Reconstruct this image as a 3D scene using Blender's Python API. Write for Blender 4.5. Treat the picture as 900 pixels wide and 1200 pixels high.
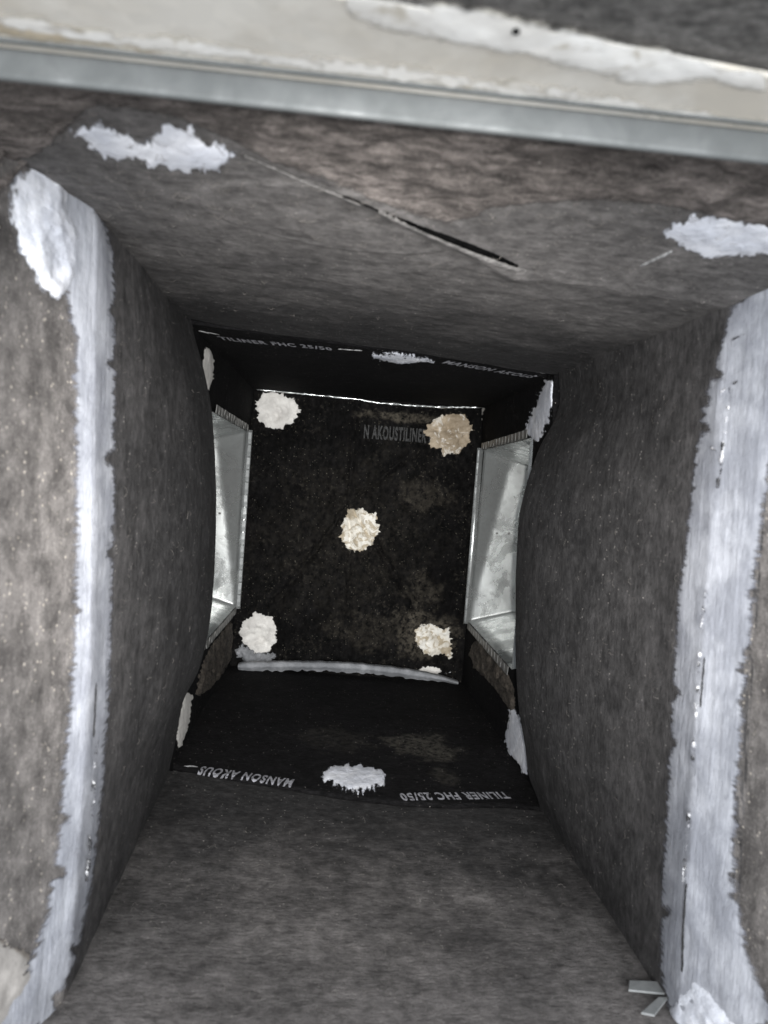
import bpy, bmesh, math
import numpy as np
from mathutils import Vector, Matrix
from mathutils.geometry import delaunay_2d_cdt

# ------------------------------------------------------------------ clean
for o in list(bpy.data.objects): bpy.data.objects.remove(o, do_unlink=True)
S = bpy.context.scene
COL = S.collection

# ------------------------------------------------------------------ camera
# duct frame: X across, Y depth into the duct, Z up; metres; duct axis at x=z=0
YAW, PIT, ROL = -0.05657869, -0.03301715, -0.07472768
CAM = np.array([-0.03255279, 0.0, 0.09709351]); FPX = 867.0
def rotm(p, q, r):
    cz, sz, cx, sx, cy, sy = math.cos(p), math.sin(p), math.cos(q), math.sin(q), math.cos(r), math.sin(r)
    return (np.array([[cz,-sz,0],[sz,cz,0],[0,0,1]]) @ np.array([[1,0,0],[0,cx,-sx],[0,sx,cx]])
            @ np.array([[cy,0,sy],[0,1,0],[-sy,0,cy]]))
RM = rotm(YAW, PIT, ROL)
cam = bpy.data.cameras.new('camera'); camo = bpy.data.objects.new('camera', cam); COL.objects.link(camo)
camo.matrix_world = Matrix(((RM[0,0], RM[0,2], -RM[0,1], CAM[0]), (RM[1,0], RM[1,2], -RM[1,1], CAM[1]),
                            (RM[2,0], RM[2,2], -RM[2,1], CAM[2]), (0,0,0,1)))
cam.sensor_fit = 'HORIZONTAL'; cam.sensor_width = 36.0; cam.lens = 36.0*FPX/900.0
cam.clip_start = 0.01; cam.clip_end = 50
cam.dof.use_dof = True; cam.dof.focus_distance = 1.15; cam.dof.aperture_fstop = 12
S.camera = camo

# ------------------------------------------------------------------ world + lamps
w = bpy.data.worlds.new('World'); S.world = w; w.use_nodes = True
w.node_tree.nodes['Background'].inputs[0].default_value = (0.86, 0.92, 1.0, 1)
w.node_tree.nodes['Background'].inputs[1].default_value = 0.42
def lamp(name, kind, loc, aim, energy, color, **kw):
    l = bpy.data.lights.new(name, kind); l.energy = energy; l.color = color
    for k, v in kw.items(): setattr(l, k, v)
    o = bpy.data.objects.new(name, l); COL.objects.link(o); o.location = loc
    o.rotation_euler = (Vector(aim)-Vector(loc)).to_track_quat('-Z', 'Y').to_euler()
    return o
# daylight of the room behind the camera
lamp('room_daylight', 'AREA', (0.05, -0.95, 0.10), (0, 1, 0), 31.0, (0.96, 0.98, 1.0), shape='RECTANGLE', size=1.3, size_y=1.3)
# the phone's flash beside its lens; beam narrowed to brighten the deep end
lamp('phone_flash', 'SPOT', (-0.02, -0.01, 0.110), (0.0, 1.372, -0.01), 17.0, (1.0, 0.975, 0.94),
     spot_size=math.radians(66), spot_blend=1.0, shadow_soft_size=0.006)
S.view_settings.view_transform = 'Standard'; S.view_settings.look = 'None'
S.view_settings.exposure = 0.95; S.view_settings.gamma = 1.0
S.render.engine = 'CYCLES'

# ------------------------------------------------------------------ noise
rng = np.random.default_rng(7)
TAB = rng.random((256, 256))
def vn(x, y):
    x = np.asarray(x, float); y = np.asarray(y, float)
    xi = np.floor(x).astype(int); yi = np.floor(y).astype(int)
    fx = x-xi; fy = y-yi; fx = fx*fx*(3-2*fx); fy = fy*fy*(3-2*fy)
    a = TAB[xi % 256, yi % 256]; b = TAB[(xi+1) % 256, yi % 256]
    c = TAB[xi % 256, (yi+1) % 256]; d = TAB[(xi+1) % 256, (yi+1) % 256]
    return (a*(1-fx)+b*fx)*(1-fy)+(c*(1-fx)+d*fx)*fy
def fbm(x, y, sx, sy=None, oc=4, seed=0):
    sy = sx if sy is None else sy
    r = 0; amp = .5
    for k in range(oc):
        r = r+amp*(vn(np.asarray(x)*sx*2**k+17.3*k+seed*5.1, np.asarray(y)*sy*2**k+9.7*k+seed*3.3)-.5); amp *= .5
    return r
def ss(a, b, x):
    t = np.clip((np.asarray(x, float)-a)/(b-a), 0, 1); return t*t*(3-2*t)

# ------------------------------------------------------------------ shape of the duct: corner lines at a few depths
YS = np.array([0.05, 0.36, 0.50, 0.85, 1.372])
CR = {  # x, z of each corner line
 'TL': np.array([(-.345,.266),(-.252,.266),(-.207,.262),(-.213,.260),(-.205,.256)]),
 'TR': np.array([( .370,.266),( .272,.264),( .222,.237),( .199,.244),( .209,.256)]),
 'BR': np.array([( .380,-.268),( .280,-.266),( .232,-.265),( .223,-.260),( .209,-.256)]),
 'BL': np.array([(-.350,-.275),(-.244,-.270),(-.197,-.266),(-.207,-.247),(-.215,-.250)])}
def corner(k, Y):
    return np.interp(Y, YS, CR[k][:,0]), np.interp(Y, YS, CR[k][:,1])
def side(kT, kB, Y, z):
    xt, zt = corner(kT, Y); xb, zb = corner(kB, Y); t = (z-zt)/(zb-zt)
    return xt+(xb-xt)*t, t
def lid(kL, kR, x, Y):
    xl, zl = corner(kL, Y); xr, zr = corner(kR, Y); t = (x-xl)/(xr-xl)
    return zl+(zr-zl)*t, t
def prof(ts, vs):
    g = np.linspace(-.1,1.1,481); v = np.interp(g, ts, vs); k = np.exp(-(np.arange(-24,25)/10.)**2); k /= k.sum()
    return g, np.convolve(np.pad(v,24,mode='edge'), k, 'valid')
PR = prof([0,.066,.125,.165,.245,.324,.48,.64,.78,.86,.93,.97,1],[0,-.004,.006,.018,.031,.041,.042,.039,.032,.022,.017,.006,0])
PL = prof([0,.067,.18,.34,.49,.6,.68,.76,.82,.93,1],[0,.012,.025,.031,.033,.032,.030,.024,.011,.006,0])
def roll(Y): return .045*np.clip((Y-.832)/.04, 0, 2)**2
def F_left1(Y, z):
    x, t = side('TL','BL',Y,z)
    return x+np.interp(t,*PL)*ss(.45,.83,Y)+.006*np.sin(np.pi*np.clip(t,0,1))-roll(Y)+.008*fbm(Y,z,10,5)+.0012*fbm(Y,z,70,25,3)
def F_right1(Y, z):
    x, t = side('TR','BR',Y,z)
    tt = np.clip(t,0,1)
    return x-np.interp(tt,*PR)*ss(.5,.83,Y)+roll(Y)+.008*fbm(Y,z,9,5,seed=3)+.0012*fbm(Y,z,70,25,3)
def F_left2(Y, z):
    x, t = side('TL','BL',Y,z); return x-.002+.004*fbm(Y,z,16,12,seed=5)
def F_right2(Y, z):
    x, t = side('TR','BR',Y,z); return x+.004+.004*fbm(Y,z,16,12,seed=6)
SL0, SL1 = np.array([-.100,.364]), np.array([.088,.510])
SLd = (SL1-SL0)/np.linalg.norm(SL1-SL0); SLn = np.array([SLd[1], -SLd[0]])
SLL = np.linalg.norm(SL1-SL0)
def F_top1(x, Y):
    z, t = lid('TL','TR',x,Y)
    px = x-SL0[0]; py = Y-SL0[1]
    s = (px*SLd[0]+py*SLd[1])/SLL; d = px*SLn[0]+py*SLn[1]+.0016*fbm(x,Y,30,30,3,seed=9)
    wdt = .0040*np.clip(np.interp(s,[0,.30,.5,.62,.8,.93,1.0],[0,.10,.25,.8,1.0,.7,0]),0,1)
    inside = np.clip(d/.0006,0,1)*np.clip((wdt-d)/.0006,0,1)*(s>0)*(s<1)
    lip = np.exp(-(np.minimum(d,0)/.009)**2)*(d<=0)*ss(0,.25,s)*(1-ss(.96,1.01,s))
    lip2 = np.exp(-((d-wdt)/.02)**2)*(d>wdt)*ss(0,.25,s)*(1-ss(.9,1.05,s))
    z = z-.0022*np.exp(-((d+.003)/.007)**2)*ss(0,.25,s)*(1-ss(.93,1.02,s))
    # the loosened facing round the tear: a faint curved rise
    cx, cy = -.050, .455
    r = np.hypot((x-cx)/.085,(Y-cy)/.045)
    z = z-.0018*(1-ss(.93,1.0,r))
    return z+.005*fbm(x,Y,5,10)+.0012*fbm(x,Y,30,80,3)
def crease(px, z):
    out = []
    for x, y in px:
        d = RM@np.array([(x-450)/FPX, 1, -(y-600)/FPX]); P = CAM+d*(z-CAM[2])/d[2]; out.append((P[0],P[1]))
    return np.array(out).T
ST = crease([(228,385),(258,390),(330,398.5),(391,403.5),(430,408),(470,411),(518,416),(570,422),(621,431),(648,437)], .252)
SB = crease([(200,904),(235,912),(290,920),(345,927),(400,935),(470,940),(530,941),(590,939),(630,942)], -.254)
def seam_top(x): return np.interp(x, ST[0], ST[1])
def seam_bot(x): return np.interp(x, SB[0], SB[1])
def F_top2(x, Y):
    z, t = lid('TL','TR',x,Y); sy = seam_top(x)
    r = np.clip(1-(Y-sy)/.006,0,1)
    return z+.004*r**2+.003*fbm(x,Y,8,12,seed=2)-.004*np.sin(np.pi*np.clip((Y-.86)/.5,0,1))*np.sin(np.pi*np.clip(t,0,1))
def F_bot1(x, Y):
    z, t = lid('BL','BR',x,Y); sy = seam_bot(x)
    r = np.clip(1-(sy-Y)/.006,0,1)
    return z-.004*r**2+.004*fbm(x,Y,6,9,seed=4)+.0010*fbm(x,Y,25,80,3,seed=4)
def F_top1r(x, Y):
    sy = seam_top(x); r = np.clip(1-(sy-Y)/.006,0,1)
    return F_top1(x,Y)+.004*r**2
def F_bot2(x, Y):
    z, t = lid('BL','BR',x,Y); sy = seam_bot(x)
    r = np.clip(1-(Y-sy)/.006,0,1)
    return z-.004*r**2+.005*fbm(x,Y,7,9,seed=8)+.004*np.sin(np.pi*np.clip((Y-.86)/.5,0,1))
PINS = [(-.163,.216),(.153,.214),(-.0235,.060),(-.166,-.197),(.166,-.173)]
def F_back(x, z):
    y = 1.372-.014*np.ones_like(x)
    for px, pz in PINS: y = y+.020*np.exp(-np.hypot(x-px,z-pz)/.024)
    # creases that run out from the middle pin
    for (ex, ez), dep in (((-.16,-.16),.012),((.14,-.15),.012),((.0,-.2),.008),((.12,.19),.009),((-.15,.19),.003),((-.02,.24),.009)):
        a = np.array(PINS[2]); b = np.array((ex,ez)); L = np.linalg.norm(b-a); dd = (b-a)/L
        s = (x-a[0])*dd[0]+(z-a[1])*dd[1]; q = -(x-a[0])*dd[1]+(z-a[1])*dd[0]+.012*fbm(s,q0:=s*0,22,22,3,seed=ex*9)
        y = y+dep*np.exp(-np.abs(q/(.0035+.03*np.clip(s,0,1)))**1.2)*ss(0,.03,s)*(1-ss(L*.8,L*1.1,s))
    return y+.006*fbm(x,z,14,14,4,seed=1)+.003*fbm(x,z,70,70,3,seed=2)
PLATE_Z = .258
def F_plate(x, Y): return PLATE_Z+0*x

SURF = {  # name: (function, kind)  kind: which coordinate the function gives
 'L1': (F_left1,'L'), 'R1': (F_right1,'R'), 'L2': (F_left2,'L'), 'R2': (F_right2,'R'),
 'T1': (F_top1r,'T'), 'T2': (F_top2,'T'), 'B1': (F_bot1,'B'), 'B2': (F_bot2,'B'), 'K': (F_back,'K'), 'P': (F_plate,'T')}
def clear(P, s):      # > 0 on the air side of the surface
    f, k = SURF[s]
    if k=='L': return P[...,0]-f(P[...,1],P[...,2])
    if k=='R': return f(P[...,1],P[...,2])-P[...,0]
    if k=='T': return f(P[...,0],P[...,1])-P[...,2]
    if k=='B': return P[...,2]-f(P[...,0],P[...,1])
    return f(P[...,0],P[...,2])-P[...,1]
def flat(P, s):
    k = SURF[s][1]
    return {'L':(P[1],P[2]),'R':(P[1],P[2]),'T':(P[0],P[1]),'B':(P[0],P[1]),'K':(P[0],P[2])}[k]
def lift(a, b, s, h):  # metric surface coordinates -> 3D, h above the surface
    f, k = SURF[s]; v = f(a,b)
    if k=='L': return np.stack([v+h,a,b],-1)
    if k=='R': return np.stack([v-h,a,b],-1)
    if k=='T': return np.stack([a,b,v-h],-1)
    if k=='B': return np.stack([a,b,v+h],-1)
    return np.stack([a,v-h,b],-1)
TT = np.linspace(.18, 1.5, 265)
def hitv(xy, s):
    xy = np.asarray(xy, float); out = np.zeros((len(xy),3))
    for k in range(0, len(xy), 3000):
        q = xy[k:k+3000]
        d = np.stack([(q[:,0]-450)/FPX, np.ones(len(q)), -(q[:,1]-600)/FPX],1)@RM.T; d = d/d[:,1:2]
        c = clear(CAM+TT[None,:,None]*d[:,None,:], s)<0
        i = np.argmax(c,1); i = np.where(c.any(1), i, len(TT)-1); i = np.maximum(i,1)
        lo = TT[i-1].copy(); hi = TT[i].copy()
        for _ in range(14):
            m = (lo+hi)/2; neg = clear(CAM+m[:,None]*d, s)<0
            hi = np.where(neg,m,hi); lo = np.where(neg,lo,m)
        out[k:k+3000] = CAM+((lo+hi)/2)[:,None]*d
    return out
def hit(x, y, s): return hitv([(x,y)], s)[0]

# ------------------------------------------------------------------ materials
def new_mat(name):
    m = bpy.data.materials.new(name); m.use_nodes = True
    nt = m.node_tree; b = nt.nodes['Principled BSDF']; return m, nt, b
def N(nt, t, **kw):
    n = nt.nodes.new(t)
    for k, v in kw.items(): setattr(n, k, v)
    return n
def L(nt, a, b): nt.links.new(a, b)
def noise(nt, vec, scale, detail=4, rough=.6, dist=0):
    n = N(nt,'ShaderNodeTexNoise'); n.inputs['Scale'].default_value = scale; n.inputs['Detail'].default_value = detail
    n.inputs['Roughness'].default_value = rough; n.inputs['Distortion'].default_value = dist; L(nt, vec, n.inputs['Vector']); return n.outputs['Fac']
def mapped(nt, sc):
    tc = N(nt,'ShaderNodeNewGeometry'); mp = N(nt,'ShaderNodeMapping'); mp.inputs['Scale'].default_value = sc
    L(nt, tc.outputs['Position'], mp.inputs['Vector']); return mp.outputs['Vector'], tc.outputs['Position']
def rng_(nt, v, a, b, c=0., d=1.):
    n = N(nt,'ShaderNodeMapRange'); n.interpolation_type = 'SMOOTHSTEP'
    for k, q in zip((1,2,3,4),(a,b,c,d)): n.inputs[k].default_value = q
    L(nt, v, n.inputs[0]); return n.outputs[0]
def mixc(nt, fac, A, B):
    n = N(nt,'ShaderNodeMix', data_type='RGBA')
    for s, q in ((n.inputs[0],fac),(n.inputs[6],A),(n.inputs[7],B)):
        if isinstance(q, (tuple,float,int)): s.default_value = (*q,1) if isinstance(q,tuple) else q
        else: L(nt, q, s)
    return n.outputs[2]
def math_(nt, op, a, b=None):
    n = N(nt,'ShaderNodeMath', operation=op)
    for s, q in ((n.inputs[0],a),(n.inputs[1],b)):
        if q is None: continue
        if isinstance(q,(float,int)): s.default_value = q
        else: L(nt, q, s)
    return n.outputs[0]
def bump(nt, b, h, dist, strength=1.0):
    n = N(nt,'ShaderNodeBump'); n.inputs['Distance'].default_value = dist; n.inputs['Strength'].default_value = strength
    L(nt, h, n.inputs['Height']); L(nt, n.outputs['Normal'], b.inputs['Normal'])
def spotmask(nt, obj, loc, rad, wob=.5):
    # distance from a point of the board, its edge broken up by noise: a stain with its own outline
    vm = N(nt,'ShaderNodeVectorMath', operation='SUBTRACT'); L(nt,obj,vm.inputs[0]); vm.inputs[1].default_value = loc
    dv = N(nt,'ShaderNodeVectorMath', operation='DIVIDE'); L(nt,vm.outputs[0],dv.inputs[0]); dv.inputs[1].default_value = rad
    ln = N(nt,'ShaderNodeVectorMath', operation='LENGTH'); L(nt,dv.outputs[0],ln.inputs[0])
    nz = noise(nt,obj,35,4); a = math_(nt,'ADD',ln.outputs['Value'],math_(nt,'MULTIPLY',math_(nt,'SUBTRACT',nz,.5),wob*4))
    return rng_(nt,a,.55,1.15,1,0)

def liner(name, dark, light, fib, dust=.5, speck=.5, spots=(), spec=.25, rough=.85, speck_scale=330, speck_col=(.30,.28,.26), bmp=.0012, spotcol=(.10,.09,.075), mouth=None, flake=0, feather=False):
    m, nt, b = new_mat(name)
    v, obj = mapped(nt, fib)
    f1 = noise(nt, v, 1.0, 8, .72); f2 = noise(nt, obj, 9, 5, .6, .6); f3 = noise(nt, obj, 620, 3, .75)
    f4 = noise(nt, v, .22, 4, .6)
    a = rng_(nt, f1, .30, .72); c = mixc(nt, a, dark, light)
    mot = rng_(nt, math_(nt,'ADD',math_(nt,'MULTIPLY',f2,.6),math_(nt,'MULTIPLY',f4,.4)), .38, .64)
    hi = tuple(x*1.9 for x in light)
    c = mixc(nt, math_(nt,'MULTIPLY',math_(nt,'MULTIPLY',mot,a),dust), c, hi)
    
    if flake:
        fm = math_(nt,'MULTIPLY',rng_(nt,noise(nt,obj,150,4,.75,.5),.56,.62),rng_(nt,noise(nt,obj,11,4,.65),.42,.62))
        c = mixc(nt, math_(nt,'MULTIPLY',fm,flake), c, spotcol)
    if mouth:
        # patchy mouth dust; its fade with depth also paints in the light's falloff
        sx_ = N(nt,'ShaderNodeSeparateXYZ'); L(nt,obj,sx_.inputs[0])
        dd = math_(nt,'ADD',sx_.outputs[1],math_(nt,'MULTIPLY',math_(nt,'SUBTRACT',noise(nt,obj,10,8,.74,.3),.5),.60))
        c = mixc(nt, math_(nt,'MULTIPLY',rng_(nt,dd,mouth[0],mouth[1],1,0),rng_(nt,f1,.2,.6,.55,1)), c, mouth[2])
    c = mixc(nt, math_(nt,'MULTIPLY',rng_(nt,f3,.52,.72),.45), c, tuple(min(1,x*2.3) for x in light))
    c = mixc(nt, math_(nt,'MULTIPLY',rng_(nt,f3,.46,.30),.45), c, dark)
    if speck>0:
        vo = N(nt,'ShaderNodeTexVoronoi'); vo.inputs['Scale'].default_value = speck_scale; L(nt,obj,vo.inputs['Vector'])
        pm = rng_(nt, vo.outputs['Distance'], .10, .26, 1, 0)
        wn = N(nt,'ShaderNodeSeparateColor'); L(nt,vo.outputs['Color'],wn.inputs[0])
        pm = math_(nt,'MULTIPLY',pm,rng_(nt,wn.outputs[0],1-.35*speck,1-.05*speck))
        c = mixc(nt, pm, c, speck_col)
    for (loc, rad, st) in spots:
        mk = math_(nt,'MULTIPLY',spotmask(nt,obj,loc,rad),st)
        c = mixc(nt, math_(nt,'MULTIPLY',mk,rng_(nt,noise(nt,obj,130,5,.7),.35,.6)), c, spotcol)
    g1 = noise(nt, obj, 75, 5, .72); g2 = noise(nt, v, .55, 4, .7)
    gg = math_(nt,'ADD',math_(nt,'MULTIPLY',g1,.55),math_(nt,'MULTIPLY',g2,.45))
    gm = N(nt,'ShaderNodeMapRange'); L(nt,gg,gm.inputs[0])
    for k_, q_ in zip((1,2,3,4),(.36,.64,.50,1.55)): gm.inputs[k_].default_value = q_
    vs = N(nt,'ShaderNodeVectorMath', operation='SCALE'); L(nt,c,vs.inputs[0]); L(nt,gm.outputs[0],vs.inputs['Scale']); c = vs.outputs[0]
    L(nt, c, b.inputs['Base Color']); b.inputs['Roughness'].default_value = rough
    b.inputs['Specular IOR Level'].default_value = spec
    if feather:
        at = N(nt,'ShaderNodeAttribute', attribute_name='edge')
        L(nt, rng_(nt, math_(nt,'ADD',at.outputs['Fac'],math_(nt,'MULTIPLY',math_(nt,'SUBTRACT',noise(nt,obj,60,5,.7),.5),2.4)), .3, 1.1), b.inputs['Alpha'])
    bump(nt, b, math_(nt,'ADD',f1,math_(nt,'MULTIPLY',f3,.5)), bmp, 1.0)
    return m

def sealant(name, white, grey, edge_dark=(.03,.03,.032), streak=(60,60,60), stain=None, thin=.5, rough=.6, bmp=.0016, feather=(140,140,140), fw=.9, aw=.42):
    m, nt, b = new_mat(name)
    v, obj = mapped(nt, streak)
    at = N(nt,'ShaderNodeAttribute', attribute_name='edge')
    f1 = noise(nt, v, 1.0, 6, .65); f2 = noise(nt, obj, 28, 5, .6); f3 = noise(nt, obj, 260, 3, .6)
    c = mixc(nt, rng_(nt, f2, .35, .62), white, grey)
    c = mixc(nt, math_(nt,'MULTIPLY',rng_(nt, f1, .42, .7),.55), c, grey)
    if stain:
        for col, a, q, sc, st in stain:
            c = mixc(nt, math_(nt,'MULTIPLY',rng_(nt, noise(nt, obj, sc, 5, .65, .8), a, q),st), c, col)
    fv, _ = mapped(nt, feather)
    ff = noise(nt, fv, 1.0, 3, .6)
    ea = math_(nt,'ADD',at.outputs['Fac'],math_(nt,'MULTIPLY',math_(nt,'SUBTRACT',ff,.5),fw*3))
    L(nt, rng_(nt, ea, .05, aw), b.inputs['Alpha'])
    e = math_(nt,'ADD',at.outputs['Fac'],math_(nt,'MULTIPLY',math_(nt,'SUBTRACT',f1,.5),1.3))
    c = mixc(nt, rng_(nt, e, thin*.15, thin*.8, 1, 0), c, edge_dark)
    L(nt, c, b.inputs['Base Color']); b.inputs['Roughness'].default_value = rough
    b.inputs['Specular IOR Level'].default_value = .3
    bump(nt, b, math_(nt,'ADD',math_(nt,'MULTIPLY',f1,.7),math_(nt,'ADD',f2,math_(nt,'MULTIPLY',f3,.25))), bmp, 1.0)
    return m

def metal(name, col, col2, rough=.35, metallic=.9, sc=45, bmp=.0006):
    m, nt, b = new_mat(name)
    tc = N(nt,'ShaderNodeTexCoord'); obj = tc.outputs['Object']
    f1 = noise(nt, obj, sc, 6, .65, .5); f2 = noise(nt, obj, 12, 3, .5)
    vo = N(nt,'ShaderNodeTexVoronoi'); vo.inputs['Scale'].default_value = 130; L(nt,obj,vo.inputs['Vector'])
    sp = N(nt,'ShaderNodeSeparateColor'); L(nt,vo.outputs['Color'],sp.inputs[0])
    c = mixc(nt, rng_(nt,f1,.35,.65), col, col2)
    c = mixc(nt, math_(nt,'MULTIPLY',sp.outputs[0],.25), c, tuple(x*.6 for x in col))
    L(nt, c, b.inputs['Base Color']); b.inputs['Metallic'].default_value = metallic
    L(nt, rng_(nt,f1,.3,.7,rough-.08,rough+.18), b.inputs['Roughness'])
    bump(nt, b, math_(nt,'ADD',f2,math_(nt,'MULTIPLY',f1,.3)), bmp, 1.0)
    return m

FV = (300, 300, 90)      # fibres run up and down on the side boards
FH = (150, 380, 380)      # fibres run across on top and bottom boards
M = {}
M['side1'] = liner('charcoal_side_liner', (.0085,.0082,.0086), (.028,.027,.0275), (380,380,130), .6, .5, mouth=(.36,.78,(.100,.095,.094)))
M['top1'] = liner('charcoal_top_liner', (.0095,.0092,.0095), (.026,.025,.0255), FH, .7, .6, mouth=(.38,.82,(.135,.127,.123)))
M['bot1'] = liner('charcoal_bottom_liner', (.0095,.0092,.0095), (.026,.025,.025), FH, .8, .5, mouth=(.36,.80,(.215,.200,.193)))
M['dark2'] = liner('black_liner', (.0024,.0024,.0027), (.0085,.0082,.0088), FH, .35, .25, spec=.08)
M['bot2'] = liner('black_bottom_liner', (.0026,.0026,.0029), (.0095,.0091,.0095), FH, .5, .3, spec=.10,
   spots=[((.10,1.0,-.255),(.055,.05,.05),.75),((.12,.90,-.255),(.018,.035,.04),.35),((-.02,1.0,-.255),(.05,.05,.05),.2)], spotcol=(.07,.065,.055))
M['back'] = liner('black_end_liner', (.0016,.0016,.0017), (.0055,.0052,.0051), (120,120,60), .9, .8, spec=.06, 
   spots=[((.135,1.36,-.165),(.065,.05,.05),1.0),((.06,1.36,-.17),(.10,.05,.04),.25),((.13,1.36,-.09),(.035,.05,.04),.45),
          ((.08,1.36,.228),(.09,.05,.010),1.0),((.12,1.36,.09),(.05,.05,.03),.35),((-.02,1.36,.0),(.17,.05,.17),.12)], speck_scale=260, flake=.3, speck_col=(.12,.11,.09), spotcol=(.060,.053,.042))
M['outer'] = liner('dusty_outer_liner', (.075,.069,.066), (.150,.139,.132), (60,60,30), .6, 2.2, speck_scale=230, speck_col=(.42,.38,.33), bmp=.001)
M['brown'] = liner('brown_torn_insulation', (.045,.039,.036), (.150,.132,.122), (70,190,190), .8, .5, bmp=.0022, feather=True)
M['fibre'] = liner('loose_glass_fibre', (.12,.11,.10), (.26,.24,.22), FH, 0, 0)
M['debris'] = liner('brown_debris', (.012,.011,.010), (.10,.085,.07), (60,60,60), .5, .3, bmp=.003)
M['white'] = sealant('bluish_white_sealant', (.44,.452,.49), (.28,.29,.325), streak=(170,170,20), thin=.9, edge_dark=(.20,.205,.235), bmp=.0014, feather=(70,70,300), fw=.75, aw=.9)
M['whiteH'] = sealant('thick_white_sealant', (.80,.81,.85), (.60,.62,.68), streak=(90,60,120), thin=.35, bmp=.0018, edge_dark=(.30,.31,.34), feather=(230,90,90), fw=1.1, aw=.7)
M['warm'] = sealant('old_white_sealant', (.80,.78,.74), (.62,.60,.57), streak=(70,70,70), thin=.4, bmp=.0022, feather=(220,220,220), fw=.5, edge_dark=(.01,.01,.01))
M['stain'] = sealant('stained_white_sealant', (.82,.80,.74), (.66,.62,.54), streak=(70,70,70), thin=.4, bmp=.0022, feather=(220,220,220), fw=.5, edge_dark=(.01,.01,.01),
    stain=[((.36,.29,.19),.47,.57,60,.8)])
M['tan'] = sealant('tan_soaked_sealant', (.46,.38,.28), (.30,.24,.17), streak=(70,70,70), thin=.4, bmp=.0022, feather=(220,220,220), fw=.5, edge_dark=(.01,.01,.01),
    stain=[((.75,.72,.66),.52,.60,45,.7)])
M['grey'] = sealant('grey_sealant', (.30,.305,.32), (.16,.165,.175), streak=(40,160,160), thin=.4, edge_dark=(.01,.01,.01))
M['mastic'] = sealant('cream_mastic', (.88,.87,.84), (.74,.72,.68), streak=(40,80,80), thin=.9, edge_dark=(.60,.57,.50), feather=(60,120,120), fw=1.2, aw=1.1, bmp=.0006, stain=[((.30,.25,.16),.56,.68,40,.6)])
M['faded'] = sealant('faded_cream_smear', (.46,.435,.41), (.28,.265,.25), streak=(60,60,60), thin=.9, edge_dark=(.2,.18,.16), feather=(70,70,160), fw=2.6, bmp=.0008)
M['galv'] = metal('galvanized_steel', (.78,.80,.79), (.52,.54,.535), .24, .78, sc=20)
M['galvdark'] = metal('dull_galvanized_steel', (.30,.30,.29), (.18,.18,.175), .45, .6)
M['frame'] = metal('beige_frame_metal', (.74,.71,.65), (.58,.54,.47), .5, .05, sc=14)
M['lip'] = metal('grey_frame_metal', (.135,.142,.142), (.105,.112,.112), .5, .2)
M['strap'] = metal('strap_metal', (.34,.35,.35), (.24,.25,.25), .5, .2)
M['tab'] = metal('tab_metal', (.30,.31,.31), (.20,.21,.21), .45, .4)
M['crack'] = liner('dark_crack', (.012,.012,.012), (.03,.03,.03), FH, 0, 0)
M['bright'] = sealant('fresh_white_bead', (.72,.72,.72), (.5,.5,.52), thin=0.01)
M['slit_shade'] = liner('slit_shade_black',(.002,.002,.002),(.004,.004,.004),FH,0,0,spec=.02)  # near-black that paints the deep shade inside the slit
M['flap'] = liner('grey_torn_facing', (.085,.081,.078), (.150,.143,.138), FH, .5, .2)
M['wire'] = liner('pale_scratch', (.12,.12,.12), (.25,.25,.25), FH, .3, 0)
def ink(name, a, b_):
    m, nt, b = new_mat(name); v, obj = mapped(nt,(1,1,1))
    L(nt, mixc(nt, rng_(nt, noise(nt,obj,220,4,.7),.40,.62), a, b_), b.inputs['Base Color']); b.inputs['Roughness'].default_value = .8; return m
M['ink'] = ink('pale_grey_ink', (.34,.34,.37), (.14,.14,.15)); M['inkdim'] = ink('worn_grey_ink', (.045,.045,.045), (.012,.012,.012))

# ------------------------------------------------------------------ object helpers
def tag(o, label=None, cat=None, group=None, kind=None):
    for k, v in (('label',label),('category',cat),('group',group),('kind',kind)):
        if v: o[k] = v
    return o
def thing(name, loc, label, cat, group=None):
    o = bpy.data.objects.new(name, None); o.empty_display_size = .03; COL.objects.link(o); o.location = loc
    return tag(o, label, cat, group)
WORLD = {}
def link(name, verts, faces, mat, parent=None, smooth=True, attr=None, loc=None):
    verts = np.asarray(verts, float)
    base = WORLD.get(parent.name, np.zeros(3)) if parent else np.zeros(3)
    loc = np.array(loc) if loc is not None else (verts.mean(0) if parent is None else base)
    me = bpy.data.meshes.new(name)
    # texture coordinates stay in duct coordinates: the vertices are kept there and the origin is at the duct's own
    me.from_pydata([tuple(v) for v in verts-loc], [], [tuple(int(i) for i in f) for f in faces]); me.update()
    if smooth: me.polygons.foreach_set('use_smooth', [True]*len(me.polygons))
    me.materials.append(mat)
    if attr is not None:
        a = me.attributes.new('edge','FLOAT','POINT'); a.data.foreach_set('value', np.asarray(attr, float))
    o = bpy.data.objects.new(name, me); COL.objects.link(o)
    if parent: o.parent = parent; o.location = loc-base
    else: o.location = loc
    WORLD[o.name] = loc
    return o
def root(name, loc, label, cat, group=None):
    o = thing(name, loc, label, cat, group); WORLD[o.name] = np.array(loc, float); return o
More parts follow.
